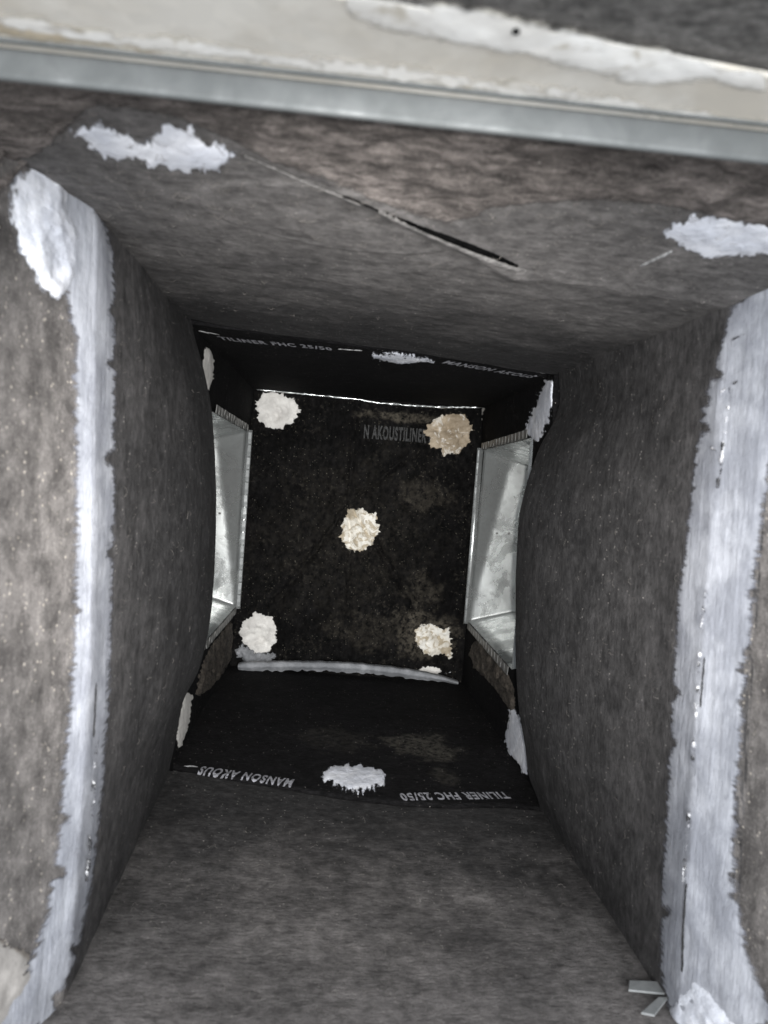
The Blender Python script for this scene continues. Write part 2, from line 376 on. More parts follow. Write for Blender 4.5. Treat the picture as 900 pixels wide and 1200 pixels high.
def board(name, s, ra, rb, na, nb, mat, parent, holes=None, thick=.02, amin=None, bmin=None, bmax=None, extraa=(), extrab=()):
    """a liner board: relief face on the air side, sides running back, over the (a,b) range"""
    A = np.unique(np.round(np.concatenate([np.linspace(*ra,na), extraa]),5)); B = np.unique(np.round(np.concatenate([np.linspace(*rb,nb), extrab]),5))
    a, b = np.meshgrid(A, B, indexing='ij')
    if bmin is not None: b = np.where(b<bmin(a), bmin(a), b)
    if bmax is not None: b = np.where(b>bmax(a), bmax(a), b)
    P = lift(a, b, s, 0).reshape(-1,3); Q = lift(a, b, s, -thick).reshape(-1,3)
    na, nb = len(A), len(B); idx = np.arange(na*nb).reshape(na,nb)
    ca = (A[:-1]+A[1:])/2; cb = (B[:-1]+B[1:])/2
    keep = np.ones((na-1,nb-1), bool)
    if holes:
        for (a0,a1,b0,b1) in holes: keep &= ~((ca[:,None]>a0)&(ca[:,None]<a1)&(cb[None,:]>b0)&(cb[None,:]<b1))
    if bmin is not None or bmax is not None:
        keep &= ((np.abs(b[:-1,1:]-b[:-1,:-1])+np.abs(b[1:,1:]-b[1:,:-1]))>1e-6)
    i, j = np.nonzero(keep)
    faces = np.stack([idx[i,j],idx[i+1,j],idx[i+1,j+1],idx[i,j+1]],1)
    from collections import Counter
    e = np.concatenate([faces[:,[0,1]],faces[:,[1,2]],faces[:,[2,3]],faces[:,[3,0]]])
    key = np.sort(e,1); _, inv, cnt = np.unique(key, axis=0, return_inverse=True, return_counts=True)
    be = e[cnt[inv.ravel()]==1]
    V = list(P); F = [tuple(f) for f in faces]; mp = {}
    for p, q in be:
        for r in (p,q):
            if r not in mp: mp[r] = len(V); V.append(P[r]); V.append(Q[r])
        F.append((mp[p],mp[q],mp[q]+1,mp[p]+1))
    return link(name, V, F, mat, parent)
def box(name, x0,x1,y0,y1,z0,z1, mat, parent=None):
    V = [(x,y,z) for x in (x0,x1) for y in (y0,y1) for z in (z0,z1)]
    F = [(0,1,3,2),(4,6,7,5),(0,4,5,1),(2,3,7,6),(0,2,6,4),(1,5,7,3)]
    return link(name, V, F, mat, parent, smooth=False)
def plate(name, quad, n, mat, parent, t=.0012, dent=0, seed=0, fold=0):
    """sheet metal between four corners, dented a little, with its thickness"""
    q = np.array(quad, float); u, v = np.meshgrid(np.linspace(0,1,n),np.linspace(0,1,n),indexing='ij')
    P = ((1-u)*(1-v))[...,None]*q[0]+(u*(1-v))[...,None]*q[1]+(u*v)[...,None]*q[2]+((1-u)*v)[...,None]*q[3]
    nn = np.cross(q[1]-q[0], q[3]-q[0]); nn /= np.linalg.norm(nn)
    P = P+(dent*fbm(u,v,2.2,2.2,3,seed=seed)*np.sin(np.pi*u)*np.sin(np.pi*v))[...,None]*nn
    P[...,1] -= fold*(np.maximum(0,.24*u-v)+np.maximum(0,.20*u-(1-v)))
    P = P.reshape(-1,3); k = n*n; idx = np.arange(k).reshape(n,n)
    F = [(idx[i,j],idx[i+1,j],idx[i+1,j+1],idx[i,j+1]) for i in range(n-1) for j in range(n-1)]
    V = np.concatenate([P, P-nn*t]); F += [tuple(x+k for x in reversed(f)) for f in F]
    ring = [idx[i,0] for i in range(n)]+[idx[n-1,j] for j in range(1,n)]+[idx[i,n-1] for i in range(n-2,-1,-1)]+[idx[0,j] for j in range(n-2,0,-1)]
    F += [(ring[i],ring[(i+1)%len(ring)],ring[(i+1)%len(ring)]+k,ring[i]+k) for i in range(len(ring))]
    return link(name, V, F, mat, parent)

def dens(pts, step):
    pts = np.array(pts, float); out = []
    for i in range(len(pts)):
        a, b = pts[i], pts[(i+1)%len(pts)]; n = max(1,int(np.linalg.norm(b-a)/step))
        out += [a+(b-a)*k/n for k in range(n)]
    return np.array(out)
def round_px(cx, cy, rx, ry, seed=0):
    r = np.random.default_rng(seed); n = 40
    return [(cx+rx*(1+.07*math.sin(2*t+seed)+.05*math.sin(3*t+2*seed)+.05*math.sin(9*t+2*seed)+.04*r.standard_normal())*math.cos(t), cy+ry*(1+.07*math.sin(2*t+seed)+.05*math.sin(3*t+2*seed)+.05*math.sin(9*t+2*seed)+.04*r.standard_normal())*math.sin(t))
            for t in np.linspace(0,2*math.pi,n,endpoint=False)]
def smoothpoly(pts, it=2):
    pts = np.array(pts, float)
    for _ in range(it):
        q = np.roll(pts,-1,0); pts = np.stack([pts*.75+q*.25, pts*.25+q*.75],1).reshape(-1,2)
    return pts
def smear(name, px, s, thick, mat, label=None, cat=None, group=None, parent=None, jag=2.0, jstep=2.0, grid=2.4, fall=None,
          rough=.5, seed=1, nsc=120, ymin=None, ymax=None, smooth=2, noedge=False, lump=0, notch=0):
    """a skin of sealant on surface s, outline given where it shows; ragged brushed edge, domed, lumpy"""
    r = np.random.default_rng(seed)
    p = dens(smoothpoly(px, smooth), jstep)
    c = p.mean(0); q = np.roll(p,-1,0)-np.roll(p,1,0); nn = np.stack([q[:,1],-q[:,0]],1); nn /= np.linalg.norm(nn,axis=1)[:,None]+1e-9
    area = .5*np.sum(p[:,0]*np.roll(p[:,1],-1)-np.roll(p[:,0],-1)*p[:,1])
    if area<0: nn = -nn
    slow = np.interp(np.arange(len(p)), np.arange(0,len(p)+8,8), r.random(len(np.arange(0,len(p)+8,8))))
    p = p+nn*(jag*(r.random(len(p))**1.5*1.3-.5)*(.35+1.3*slow))[:,None]
    if notch:
        for q_ in r.choice(len(p), notch, replace=False):
            wd = int(r.integers(1,3)); dp = r.uniform(4,13)
            for o_ in range(-wd,wd+1): p[(q_+o_)%len(p)] -= nn[(q_+o_)%len(p)]*dp*(1-abs(o_)/(wd+1))
    x0, y0 = p.min(0); x1, y1 = p.max(0)
    gx, gy = np.meshgrid(np.arange(x0,x1,grid), np.arange(y0,y1,grid)); g = np.stack([gx.ravel(),gy.ravel()],1)
    g += r.uniform(-.3,.3,g.shape)*grid
    # inside test and distance to the outline
    ins = np.zeros(len(g),bool)
    a = p; b = np.roll(p,-1,0)
    for (ax,ay),(bx,by) in zip(a,b):
        cnd = ((ay>g[:,1])!=(by>g[:,1])); 
        if cnd.any():
            xx = (bx-ax)*(g[:,1]-ay)/((by-ay) if by!=ay else 1e-9)+ax; ins ^= cnd&(g[:,0]<xx)
    g = g[ins]
    def dist(pt):
        d = np.full(len(pt),1e9); ab = b-a; L2 = (ab**2).sum(1)+1e-9
        for k in range(0,len(pt),2000):
            w_ = pt[k:k+2000,None,:]-a[None]; t = np.clip((w_*ab[None]).sum(2)/L2,0,1)
            d[k:k+2000] = np.sqrt(((w_-t[...,None]*ab[None])**2).sum(2)).min(1)
        return d
    dg = dist(g); g = g[dg>grid*.5]; dg = dg[dg>grid*.5]
    n = len(p)
    allp = [Vector(v) for v in p]+[Vector(v) for v in g]
    res = delaunay_2d_cdt(allp, [], [list(range(n))], 1, 1e-5)
    V2 = np.array([tuple(v) for v in res[0]]); F2 = [tuple(f) for f in res[2]]
    d2 = dist(V2)
    P3 = hitv(V2, s)
    if ymin is not None: P3[:,1] = np.maximum(P3[:,1], ymin if not callable(ymin) else ymin(P3[:,0]))
    if ymax is not None: P3[:,1] = np.minimum(P3[:,1], ymax if not callable(ymax) else ymax(P3[:,0]))
    k = SURF[s][1]
    aa, bb = {'L':(P3[:,1],P3[:,2]),'R':(P3[:,1],P3[:,2]),'T':(P3[:,0],P3[:,1]),'B':(P3[:,0],P3[:,1]),'K':(P3[:,0],P3[:,2])}[k]
    fl = fall or 6.0
    dome = 1-np.exp(-d2/fl)
    h = thick*dome*(1+rough*2*fbm(aa,bb,nsc,nsc,4,seed=seed))+lump*np.maximum(0,fbm(aa,bb,nsc*.35,nsc*.35,2,seed=seed+3))*dome
    h = np.where(d2<.3, .0002, h+.0004) if not noedge else np.where(d2<.3, -.0012, h+.0003)
    P = lift(aa,bb,s,h)
    o = link(name, P, F2, mat, parent, attr=(np.ones(len(d2))*3 if noedge else d2/fl))
    return tag(o,label,cat,group)
def bead(name, px, s, r, mat, parent=None, h=.0005, seg=3.0, var=.4, seed=0, label=None):
    pts = np.array(px,float); d = np.r_[0,np.cumsum(np.linalg.norm(np.diff(pts,axis=0),axis=1))]; n = max(3,int(d[-1]/seg))
    t = np.linspace(0,d[-1],n); p = np.stack([np.interp(t,d,pts[:,0]),np.interp(t,d,pts[:,1])],1)
    rg = np.random.default_rng(seed); p = p+rg.normal(0,.18,p.shape)
    C3 = []
    for P in hitv(p, s):
        a,b_ = flat(P,s); C3.append(lift(np.array(a),np.array(b_),s,h))
    C3 = np.array(C3); V=[];F=[];K=6
    for i in range(n):
        tg = C3[min(i+1,n-1)]-C3[max(i-1,0)]; tg /= np.linalg.norm(tg)+1e-9
        u = np.cross(tg,[.3,.5,.8]); u/=np.linalg.norm(u); v=np.cross(tg,u)
        rr = r*(1+var*rg.uniform(-1,1))*(.15 if i in (0,n-1) else 1)
        for k in range(K): V.append(C3[i]+rr*(u*math.cos(2*math.pi*k/K)+v*math.sin(2*math.pi*k/K)))
    for i in range(n-1):
        for k in range(K): F.append((i*K+k,i*K+(k+1)%K,(i+1)*K+(k+1)%K,(i+1)*K+k))
    F.append(tuple(range(K))); F.append(tuple((n-1)*K+k for k in range(K)))
    o = link(name, V, F, mat, parent); 
    if label: o['label']=label
    return o
def lettering(name, text, s, p0, p1, height, mat, parent, flip=False, h=.0009, stretch=None, label=None, shear=0, drop=0):
    """flat print on the board: p0 -> p1 where the baseline's start and end show"""
    cu = bpy.data.curves.new('txt','FONT'); cu.body = text; cu.offset = .036; cu.resolution_u = 3; cu.space_character = 1.16
    to = bpy.data.objects.new('txt',cu); COL.objects.link(to)
    dg = bpy.context.evaluated_depsgraph_get(); dg.update()
    me = bpy.data.meshes.new_from_object(to.evaluated_get(dg)); bpy.data.objects.remove(to)
    bm = bmesh.new(); bm.from_mesh(me); bmesh.ops.triangulate(bm, faces=bm.faces)
    bmesh.ops.subdivide_edges(bm, edges=[e for e in bm.edges if e.calc_length()>.15], cuts=2)
    bmesh.ops.triangulate(bm, faces=bm.faces)
    V = np.array([v.co[:] for v in bm.verts]); F = [[v.index for v in f.verts] for f in bm.faces]; bm.free()
    x0,x1 = V[:,0].min(),V[:,0].max(); u = (V[:,0]-x0)/(x1-x0); vv = V[:,1]/.72
    A = np.array(flat(hit(*p0,s),s)); B = np.array(flat(hit(*p1,s),s)); dr = B-A; Ld = np.linalg.norm(dr); dr/=Ld
    up = np.array([-dr[1],dr[0]])
    if flip: up = -up
    q = A[None]+dr[None]*(u*Ld)[:,None]+up[None]*(vv*height)[:,None]
    P = lift(q[:,0],q[:,1],s,h)
    o = link(name, P, F, mat, parent, smooth=False)
    if label: o['label']=label
    return o

# ================================================================== THE DUCT SECTIONS
near = root('duct_section',(0,.55,-.29),'near charcoal duct section, nearest to the camera, between the pale frame and the printed crease','duct section')
nY0 = .27
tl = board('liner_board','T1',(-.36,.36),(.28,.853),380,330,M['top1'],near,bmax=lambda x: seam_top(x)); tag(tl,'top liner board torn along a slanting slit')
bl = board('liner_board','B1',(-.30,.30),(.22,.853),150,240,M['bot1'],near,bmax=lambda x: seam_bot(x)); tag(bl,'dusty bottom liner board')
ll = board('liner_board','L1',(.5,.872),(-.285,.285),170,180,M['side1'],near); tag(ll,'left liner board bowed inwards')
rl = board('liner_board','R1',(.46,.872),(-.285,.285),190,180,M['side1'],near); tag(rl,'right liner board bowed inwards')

mouth = root('duct_mouth',(0,.3,-.29),'dusty brown-grey flared mouth of the duct outside the two white sealant strips','duct mouth')
ol = board('liner_board','L1',(.10,.51),(-.30,.30),130,150,M['outer'],mouth); tag(ol,'left dusty outer liner board')
orr = board('liner_board','R1',(.10,.47),(-.30,.30),130,150,M['outer'],mouth); tag(orr,'right dusty outer liner board')
# torn brown insulation between frame and top board
tb = smear('torn_insulation',[(-60,30),(450,90),(930,140),(930,285),(880,268),(800,245),(720,236),(640,238),(580,246),(528,264),(505,262),(420,229),(340,200),(283,176),(240,150),(180,132),(110,125),(85,150),(62,172),(30,190),(-60,200)],
   'T1',.0024,M['brown'],parent=mouth,jag=2,jstep=4,grid=3.6,fall=9,rough=1.6,nsc=60,seed=4,smooth=1,ymin=.29)
tag(tb,'rough brown torn insulation behind the frame')

for k,px in enumerate(([(-30,240),(-5,225),(20,200),(40,170),(52,148),(44,142),(28,160),(5,195),(-30,215)],[(-30,205),(-5,190),(12,165),(28,140),(40,122),(30,116),(14,134),(-4,160),(-30,178)],
      [(-30,165),(-5,148),(10,128),(22,110),(12,102),(0,112),(-30,140)])):
    smear('insulation_fold',px,'L1',.007,M['brown'],parent=mouth,jag=1,jstep=3,grid=3,fall=6,rough=.6,nsc=60,seed=60+k)
for k,px in enumerate(([(40,150),(80,128),(130,112),(180,108),(210,116),(170,118),(120,126),(80,142),(56,158)],[(60,110),(120,98),(180,100),(240,118),(300,140),(270,138),(200,118),(130,108),(80,118)])):
    smear('insulation_fold',px,'T1',.006,M['brown'],parent=mouth,jag=1,jstep=3,grid=3,fall=6,rough=.6,nsc=60,seed=70+k,ymin=.30)
def fibres(n, s, box_px, parent, seed, lo=.004, hi=.013, r0=.00012):
    rg=np.random.default_rng(seed); V=[];F=[]
    base=hitv(np.stack([rg.uniform(box_px[0],box_px[2],n),rg.uniform(box_px[1],box_px[3],n)],1),s)
    for P in base:
        a,b_=flat(P,s); th=rg.uniform(0,6.28); ln=rg.uniform(lo,hi); cv=rg.uniform(-.9,.9); up=rg.uniform(.0003,.003); K=5; C3=[]
        for k in range(K):
            t=k/(K-1); C3.append(lift(np.array(a+ln*t*math.cos(th+cv*t)),np.array(b_+ln*t*math.sin(th+cv*t)),s,.0006+up*math.sin(math.pi*t)))
        C3=np.array(C3); o=len(V)
        for k in range(K):
            tg=C3[min(k+1,K-1)]-C3[max(k-1,0)]; tg/=np.linalg.norm(tg)+1e-9; u=np.cross(tg,[.3,.5,.8]); u/=np.linalg.norm(u); v=np.cross(tg,u)
            for j in range(3): V.append(C3[k]+r0*(u*math.cos(2.094*j)+v*math.sin(2.094*j)))
        for k in range(K-1):
            for j in range(3): F.append((o+k*3+j,o+k*3+(j+1)%3,o+(k+1)*3+(j+1)%3,o+(k+1)*3+j))
    return tag(link('loose_fibres',V,F,M['fibre'],parent),kind='stuff')
fibres(420,'T1',(20,110,900,262),mouth,1)
fibres(160,'T1',(120,190,880,380),near,2,.003,.008,.0001)
fibres(180,'B1',(120,960,760,1195),near,3,.003,.009,.0001)
fibres(80,'R1',(640,420,800,1100),near,4,.003,.008,.0001)
fibres(60,'L1',(140,330,230,1000),near,5,.003,.008,.0001)
far = root('duct_section',(0,1.1,-.29),'black far duct section between the printed crease and the dark end panel','duct section')
HOLE = (.955,1.300,-.130,.176)
t2 = board('liner_board','T2',(-.24,.24),(.83,1.385),140,200,M['dark2'],far,bmin=lambda x: seam_top(x)+.0005); tag(t2,'top liner board, black')
b2 = board('liner_board','B2',(-.24,.24),(.815,1.385),140,200,M['bot2'],far,bmin=lambda x: seam_bot(x)+.0005); tag(b2,'bottom liner board, black')
for s, lab in (('L2','left liner board cut open for the branch'),('R2','right liner board cut open for the branch')):
    o = board('liner_board',s,(.855,1.385),(-.275,.275),130,130,M['dark2'],far,holes=[HOLE],extraa=(HOLE[0],HOLE[1]),extrab=(HOLE[2],HOLE[3])); tag(o,lab)

cap = root('end_panel',(0,1.385,-.27),'black quilted end panel closing the far end of the duct, with five sealed pins','end panel')
kb = board('liner_board','K',(-.24,.24),(-.285,.285),210,230,M['back'],cap,thick=.03)

# unseen sheet metal casing, added round the liner to keep world light out
case = root('unseen_casing',(0,.8,-.31),'unseen galvanized sheet metal casing added round the lined duct to keep light out','unseen duct casing')
box('unseen_sheet',-.30,.30,.52,1.45,.290,.292,M['galv'],case); box('unseen_sheet',-.30,.30,.20,1.45,-.312,-.310,M['galv'],case)
box('unseen_sheet',-.30,.30,1.44,1.442,-.309,.289,M['galv'],case)
for sx in (-1,1):
    X = sx*.262
    def q(y0,y1,z0,z1): return plate('unseen_sheet',[(X,y0,z0),(X,y1,z0),(X,y1,z1),(X,y0,z1)],2,M['galv'],case)
    q(.52,.93,-.309,.289); q(1.335,1.439,-.309,.289); q(.9305,1.3345,-.309,-.150); q(.9305,1.3345,.196,.289)
    a = [(sx*.262,.519,-.309),(sx*.262,.519,.289),(sx*.42,.10,.289),(sx*.42,.10,-.309)]
    plate('unseen_sheet',a,2,M['galv'],case)
# unseen cover above the mouth, closing off leaking light
box('unseen_sheet',-.42,.42,.10,.519,.296,.298,M['galv'],case)

# ================================================================== FRAME ACROSS THE TOP OF THE MOUTH
fr = root('steel_bar',(0,.30,.258),'pale beige metal frame bar with grey lip crossing the top of the photo','frame bar')
def prism(name, poly, z0, z1, mat, parent):
    n=len(poly); V=[(x,y,z0) for x,y in poly]+[(x,y,z1) for x,y in poly]
    F=[tuple(range(n)),tuple(range(2*n-1,n-1,-1))]+[(i,(i+1)%n,(i+1)%n+n,i+n) for i in range(n)]
    return link(name,V,F,mat,parent,smooth=False)
prism('face_plate',[(-.36,.218),(.36,.297),(.36,.3090),(-.36,.3030)],.258,.260,M['frame'],fr)
def lipbar():
    # folded lip with a rounded lower edge, running across
    xs=np.linspace(-.36,.36,60); prof=[(0,.2578),(0,.2490),(.0004,.2475),(.0016,.2465),(.0030,.2475),(.0034,.2490),(.0034,.2578)]
    V=[];F=[]
    for x in xs:
        y0=.3032+.0060*(x+.36)/.72; dz=.0008*float(fbm(x,0,9,1,2))
        for dy,z in prof: V.append((x,y0+dy,z+(dz if z<.255 else 0)-.0016*(x+.36)/.72*(z<.255)))
    K=len(prof)
    for i in range(len(xs)-1):
        for k in range(K-1): F.append((i*K+k,(i+1)*K+k,(i+1)*K+k+1,i*K+k+1))
    return link('lip',V,F,M['lip'],fr)
lipbar()
# little rolled line between plate and lip
box('seam_line',-.36,.36,.2985,.3000,.2566,.2579,M['lip'],fr).rotation_euler=(0,0,.0083)
gk = liner('grey_gasket_liner',(.06,.058,.056),(.125,.12,.115),FH,.5,.2)
ub = root('liner_strip',(0,.2,.2605),'dark grey liner strip above the pale frame bar at the top right corner','liner strip')
box('liner_board',-.42,.42,.10,.300,.2612,.285,gk,ub)
m1=smear('sealant_smear',[(400,-20),(450,-8),(520,0),(600,14),(700,38),(800,60),(905,78),(905,110),(870,106),(840,98),(800,98),(760,103),(700,90),(640,74),(560,60),(500,44),(440,34),(400,14)],'P',.0006,M['mastic'],
  'thick irregular white smear along the upper right edge of the beige frame bar','sealant smear',jag=2,jstep=5,grid=4,fall=9,rough=1.0,nsc=70,seed=11)
m2=smear('sealant_smear',[(-10,34),(60,44),(130,56),(200,62),(300,76),(450,94),(600,114),(750,134),(905,153),(905,136),(750,116),(600,92),(450,70),(300,56),(200,38),(120,36),(60,22),(-10,8)],'P',.0002,M['mastic'],
  'thin white smear along the lower edge of the beige frame bar','sealant smear',jag=3.5,jstep=6,grid=4,fall=9,rough=1.0,nsc=70,seed=12)
M['stainb'] = sealant('brown_water_stain', (.42,.35,.24), (.55,.48,.37), streak=(40,80,80), thin=.1, edge_dark=(.5,.44,.34), feather=(30,60,60), fw=1.8, aw=2.4, bmp=.0002)
smear('stain',[(-20,16),(60,26),(130,40),(200,54),(250,66),(230,72),(150,66),(90,58),(20,44),(-20,38)],'P',.0001,M['stainb'],parent=fr,jag=1,jstep=5,grid=4,fall=6,seed=15)
smear('stain',[(330,62),(420,70),(520,84),(600,92),(590,100),(500,92),(400,80),(330,72)],'P',.0001,M['stainb'],parent=fr,jag=1,jstep=5,grid=4,fall=6,seed=16)
hp=hit(605,32,'P'); bm=bmesh.new(); bmesh.ops.create_cone(bm,cap_ends=True,segments=16,radius1=.0014,radius2=.0012,depth=.0012)
me=bpy.data.meshes.new('rivet'); bm.to_mesh(me); bm.free(); me.materials.append(M['crack']); rv=bpy.data.objects.new('rivet',me); COL.objects.link(rv); rv.parent=fr
rv.location=tuple(np.array([hp[0],hp[1],.2568])-WORLD[fr.name])

# ================================================================== BRANCH DUCTS
def branch(sx, label, tilt):
    X=sx*.212; XO=sx*.42; y0,y1,z0,z1=HOLE; y0+=.004; 
    r=root('branch_duct',(sx*.21,1.13,z0),label,'branch duct','sheet metal branch ducts opening off the two sides')
    zt,zb=z1-.052,z0+.062; yn,yf=y0+.01,y1+.004
    X1=sx*.206
    fp=plate('side_panel',[(X1,y1-.004,z0),(X1,y1-.004,z1),(XO,y1-.006,zt),(XO,y1-.006,zb)],48,M['galv'],r,dent=.004,seed=3+sx,fold=.07); tag(fp,'bright panel on the far side of the branch')
    plate('side_panel',[(X1,y0,z1),(X1,y0,z0),(XO,yn,zb),(XO,yn,zt)],6,M['galv'],r,dent=.003)
    plate('top_panel',[(X1,y0,z1),(XO,yn,zt),(XO,yf+.02,zt),(X1,y1,z1)],12,M['galv'],r,dent=.004)
    plate('bottom_panel',[(X1,y1,z0),(XO,yf+.02,zb),(XO,yn,zb),(X1,y0,z0)],12,M['galv'],r,dent=.004)
    box('end_plate',min(XO,XO+sx*.002),max(XO,XO+sx*.002),y0-.01,y1+.03,zb-.02,zt+.02,M['galvdark'],r)
    # folded tabs that clip the metal over the cut edge of the liner
    def tabmesh(w,h,t):
        bm=bmesh.new(); bmesh.ops.create_cube(bm,size=1); bmesh.ops.scale(bm,vec=(w,t,h),verts=bm.verts)
        bmesh.ops.bevel(bm,geom=[e for e in bm.edges],offset=.0004,segments=1,affect='EDGES'); me=bpy.data.meshes.new('tab'); bm.to_mesh(me); bm.free(); return me
    pitch=(z1-z0)/14
    mv=tabmesh(.0060,pitch-.0016,.0012); mv.materials.append(M['tab'])
    mh=tabmesh(.0012,.012,pitch-.0035); mh.materials.append(M['galvdark'])
    def put(me,x,y,z,rot=(0,0,0)):
        o=bpy.data.objects.new('tab',me); COL.objects.link(o); o.parent=r; o.location=tuple(np.array([x,y,z])-WORLD[r.name]); o.rotation_euler=rot
    rg=np.random.default_rng(5+sx)
    for k in range(14):
        put(mv,sx*.2010,y1-.0030,z0+(k+.5)*pitch,(0,rg.normal(0,.02),rg.normal(0,.05)))
    # bright folded rim just behind the tabs
    plate('rim',[(sx*.1975,y1-.0012,z0-.003),(sx*.1975,y1-.0012,z1+.003),(sx*.2075,y1-.0045,z1+.003),(sx*.2075,y1-.0045,z0-.003)],2,M['galv'],r)
    ny=int((y1-y0)/pitch)
    for k in range(ny):
        y=y1-(k+.5)*pitch
        for zz in (z1+.006,z0-.006):
            put(mh,sx*.2045,y,zz,(rg.normal(0,.03),rg.normal(0,.08),0))
    # row of small punched dimples across the bright panel
    bm=bmesh.new(); bmesh.ops.create_uvsphere(bm,u_segments=10,v_segments=6,radius=.0026); me=bpy.data.meshes.new('dimple'); bm.to_mesh(me); bm.free(); me.materials.append(M['galvdark'])
    for k in range(5):
        o=bpy.data.objects.new('dimple',me); COL.objects.link(o); o.parent=r; o.scale=(1,.5,.7)
        o.location=tuple(np.array([sx*(.222+.021*k),y1-.0065,.030+.0012*k])-WORLD[r.name])
    return r
branch(-1,'bright metal branch duct opening off the left side of the black duct',0)
branch(1,'bright metal branch duct opening off the right side of the black duct',0)
# rough brown insulation below the openings
d1=smear('torn_insulation',[(556,748),(566,752),(582,772),(604,800),(604,836),(596,832),(575,800),(556,785),(548,765)],'R2',.004,M['debris'],parent=far,jag=2,grid=1.6,jstep=2,rough=1.8,nsc=90,seed=5,noedge=True,fall=4)
tag(d1,'brown crumbling insulation below the right branch')
d2=smear('torn_insulation',[(272,722),(262,738),(246,756),(232,790),(228,820),(242,812),(262,790),(275,765)],'L2',.004,M['debris'],parent=far,jag=2,grid=1.6,jstep=2,rough=1.8,nsc=90,seed=6,noedge=True,fall=4)
tag(d2,'dark crumbling insulation below the left branch')

# ================================================================== SEALANT ON THE END PANEL
G5='sealant dabs over the pins of the end panel'
smear('sealant_dab',round_px(324,481,24.5,24.5,1),'K',.006,M['warm'],'clean white sealant dab at the top left corner of the end panel','sealant dab',G5,jag=3.2,jstep=1.9,grid=1.5,fall=4,nsc=160,rough=.9,seed=21,smooth=1)
d=smear('sealant_dab',round_px(527,508,25.5,27,2),'K',.007,M['tan'],'tan water-stained sealant dab at the top right corner of the end panel','sealant dab',G5,jag=3.2,jstep=1.9,grid=1.5,fall=4,nsc=130,rough=1.1,seed=22,smooth=1)
smear('pin_head',round_px(529,511,5.5,6,3),'K',.010,M['tan'],parent=d,jag=1,jstep=1.5,grid=1,fall=2,rough=.4,seed=23)
smear('hole',round_px(533,513,2.2,2.6,3),'K',.0108,M['crack'],parent=d,jag=.4,jstep=1,grid=1,fall=1,rough=.1,seed=23)
smear('sealant_dab',round_px(421,621,25,25,4),'K',.006,M['stain'],'white sealant dab with a tan ring in the middle of the end panel','sealant dab',G5,jag=3.2,jstep=1.9,grid=1.5,fall=4,nsc=150,rough=1.0,seed=24,smooth=1)
smear('sealant_dab',round_px(303,742,25,23,5),'K',.006,M['warm'],'clean white sealant dab at the bottom left corner of the end panel','sealant dab',G5,jag=3.2,jstep=1.9,grid=1.5,fall=4,nsc=160,rough=.9,seed=25,smooth=1)
d=smear('sealant_dab',[(486,740),(490,732),(505,730),(520,736),(529,735),(530,760),(529,775),(522,772),(520,765),(505,772),(494,764),(485,752)],'K',.006,M['stain'],'cream cracked sealant dab at the bottom right corner of the end panel','sealant dab',G5,jag=3.5,jstep=1.6,grid=1.4,fall=4,nsc=150,rough=1.1,seed=26,smooth=1)
smear('sealant_dab',[(486,786),(494,781),(510,780),(519,785),(515,790),(500,791)],'K',.004,M['warm'],'small half dab of white sealant sitting on the grey ledge under the bottom right dab','sealant dab',jag=1.5,jstep=1.4,grid=1.2,fall=3,rough=.6,seed=27)

# ledge and edge strips at the end
def ledge():
    px=np.array([(279,780),(300,779),(340,778.5),(380,779),(420,781),(460,785),(500,791),(520,795),(537,800)],float)
    C3=[]; xs=np.linspace(279,537,90)
    for x in xs:
        y=np.interp(x,px[:,0],px[:,1]); d=RM@np.array([(x-450)/FPX,1,-(y-600)/FPX]); C3.append(CAM+d/d[1]*1.325)
    C3=np.array(C3); prof=[(.012,.0064),(.004,.0066),(.0005,.0062),(-.001,.004),(-.0022,-.002),(-.0026,-.006),(-.0015,-.0085),(.004,-.02)]; V=[];F=[];K=len(prof)
    for i,P in enumerate(C3):
        n_=1+.9*float(fbm(P[0],0,110,1,4,seed=2)); sc=.62*np.interp(i,[0,4,70,89],[.6,1.1,1,.4])*n_
        for dy,dz in prof: V.append((P[0],P[1]+dy,P[2]+dz*sc))
    for i in range(len(C3)-1):
        for k in range(K-1): F.append((i*K+k,(i+1)*K+k,(i+1)*K+k+1,i*K+k+1))
    o=link('sealant_ledge',V,F,M['grey'],None,attr=np.ones(len(V))*3); return tag(o,'long grey arched sealant ledge along the foot of the end panel','sealant ledge')
ledge()
smear('sealant_dab',[(277,757),(284,752),(300,762),(318,764),(327,770),(318,774),(322,780),(305,782),(290,780),(276,768)],'K',.012,M['grey'],'flat grey sealant dab overlapping the left end of the ledge under the bottom left dab','sealant dab',jag=2.5,jstep=1.6,grid=1.4,fall=4,rough=.8,seed=28)
es=bead('edge_strip',[(300,457),(320,459),(350,462),(400,467),(430,470)],'K',.0016,M['galv'],cap,h=.012,var=.5,seed=3)
es=bead('edge_strip',[(424,470),(445,473),(480,476),(520,478),(556,478),(568,477)],'K',.0019,M['galv'],cap,h=.012,var=.6,seed=4)
bead('wire',[(516,788),(526,786),(536,778)],'K',.0007,M['bright'],cap,h=.014,var=.2)
smear('sealant_smear',[(560,478),(569,477),(566,488),(560,505),(556,522),(551,524),(551,512),(556,495)],'R2',.0015,M['warm'],'narrow white smear on the right wall beside the tan dab','sealant smear',jag=2.2,jstep=1.5,grid=1.4,fall=2.5,seed=29,smooth=1)

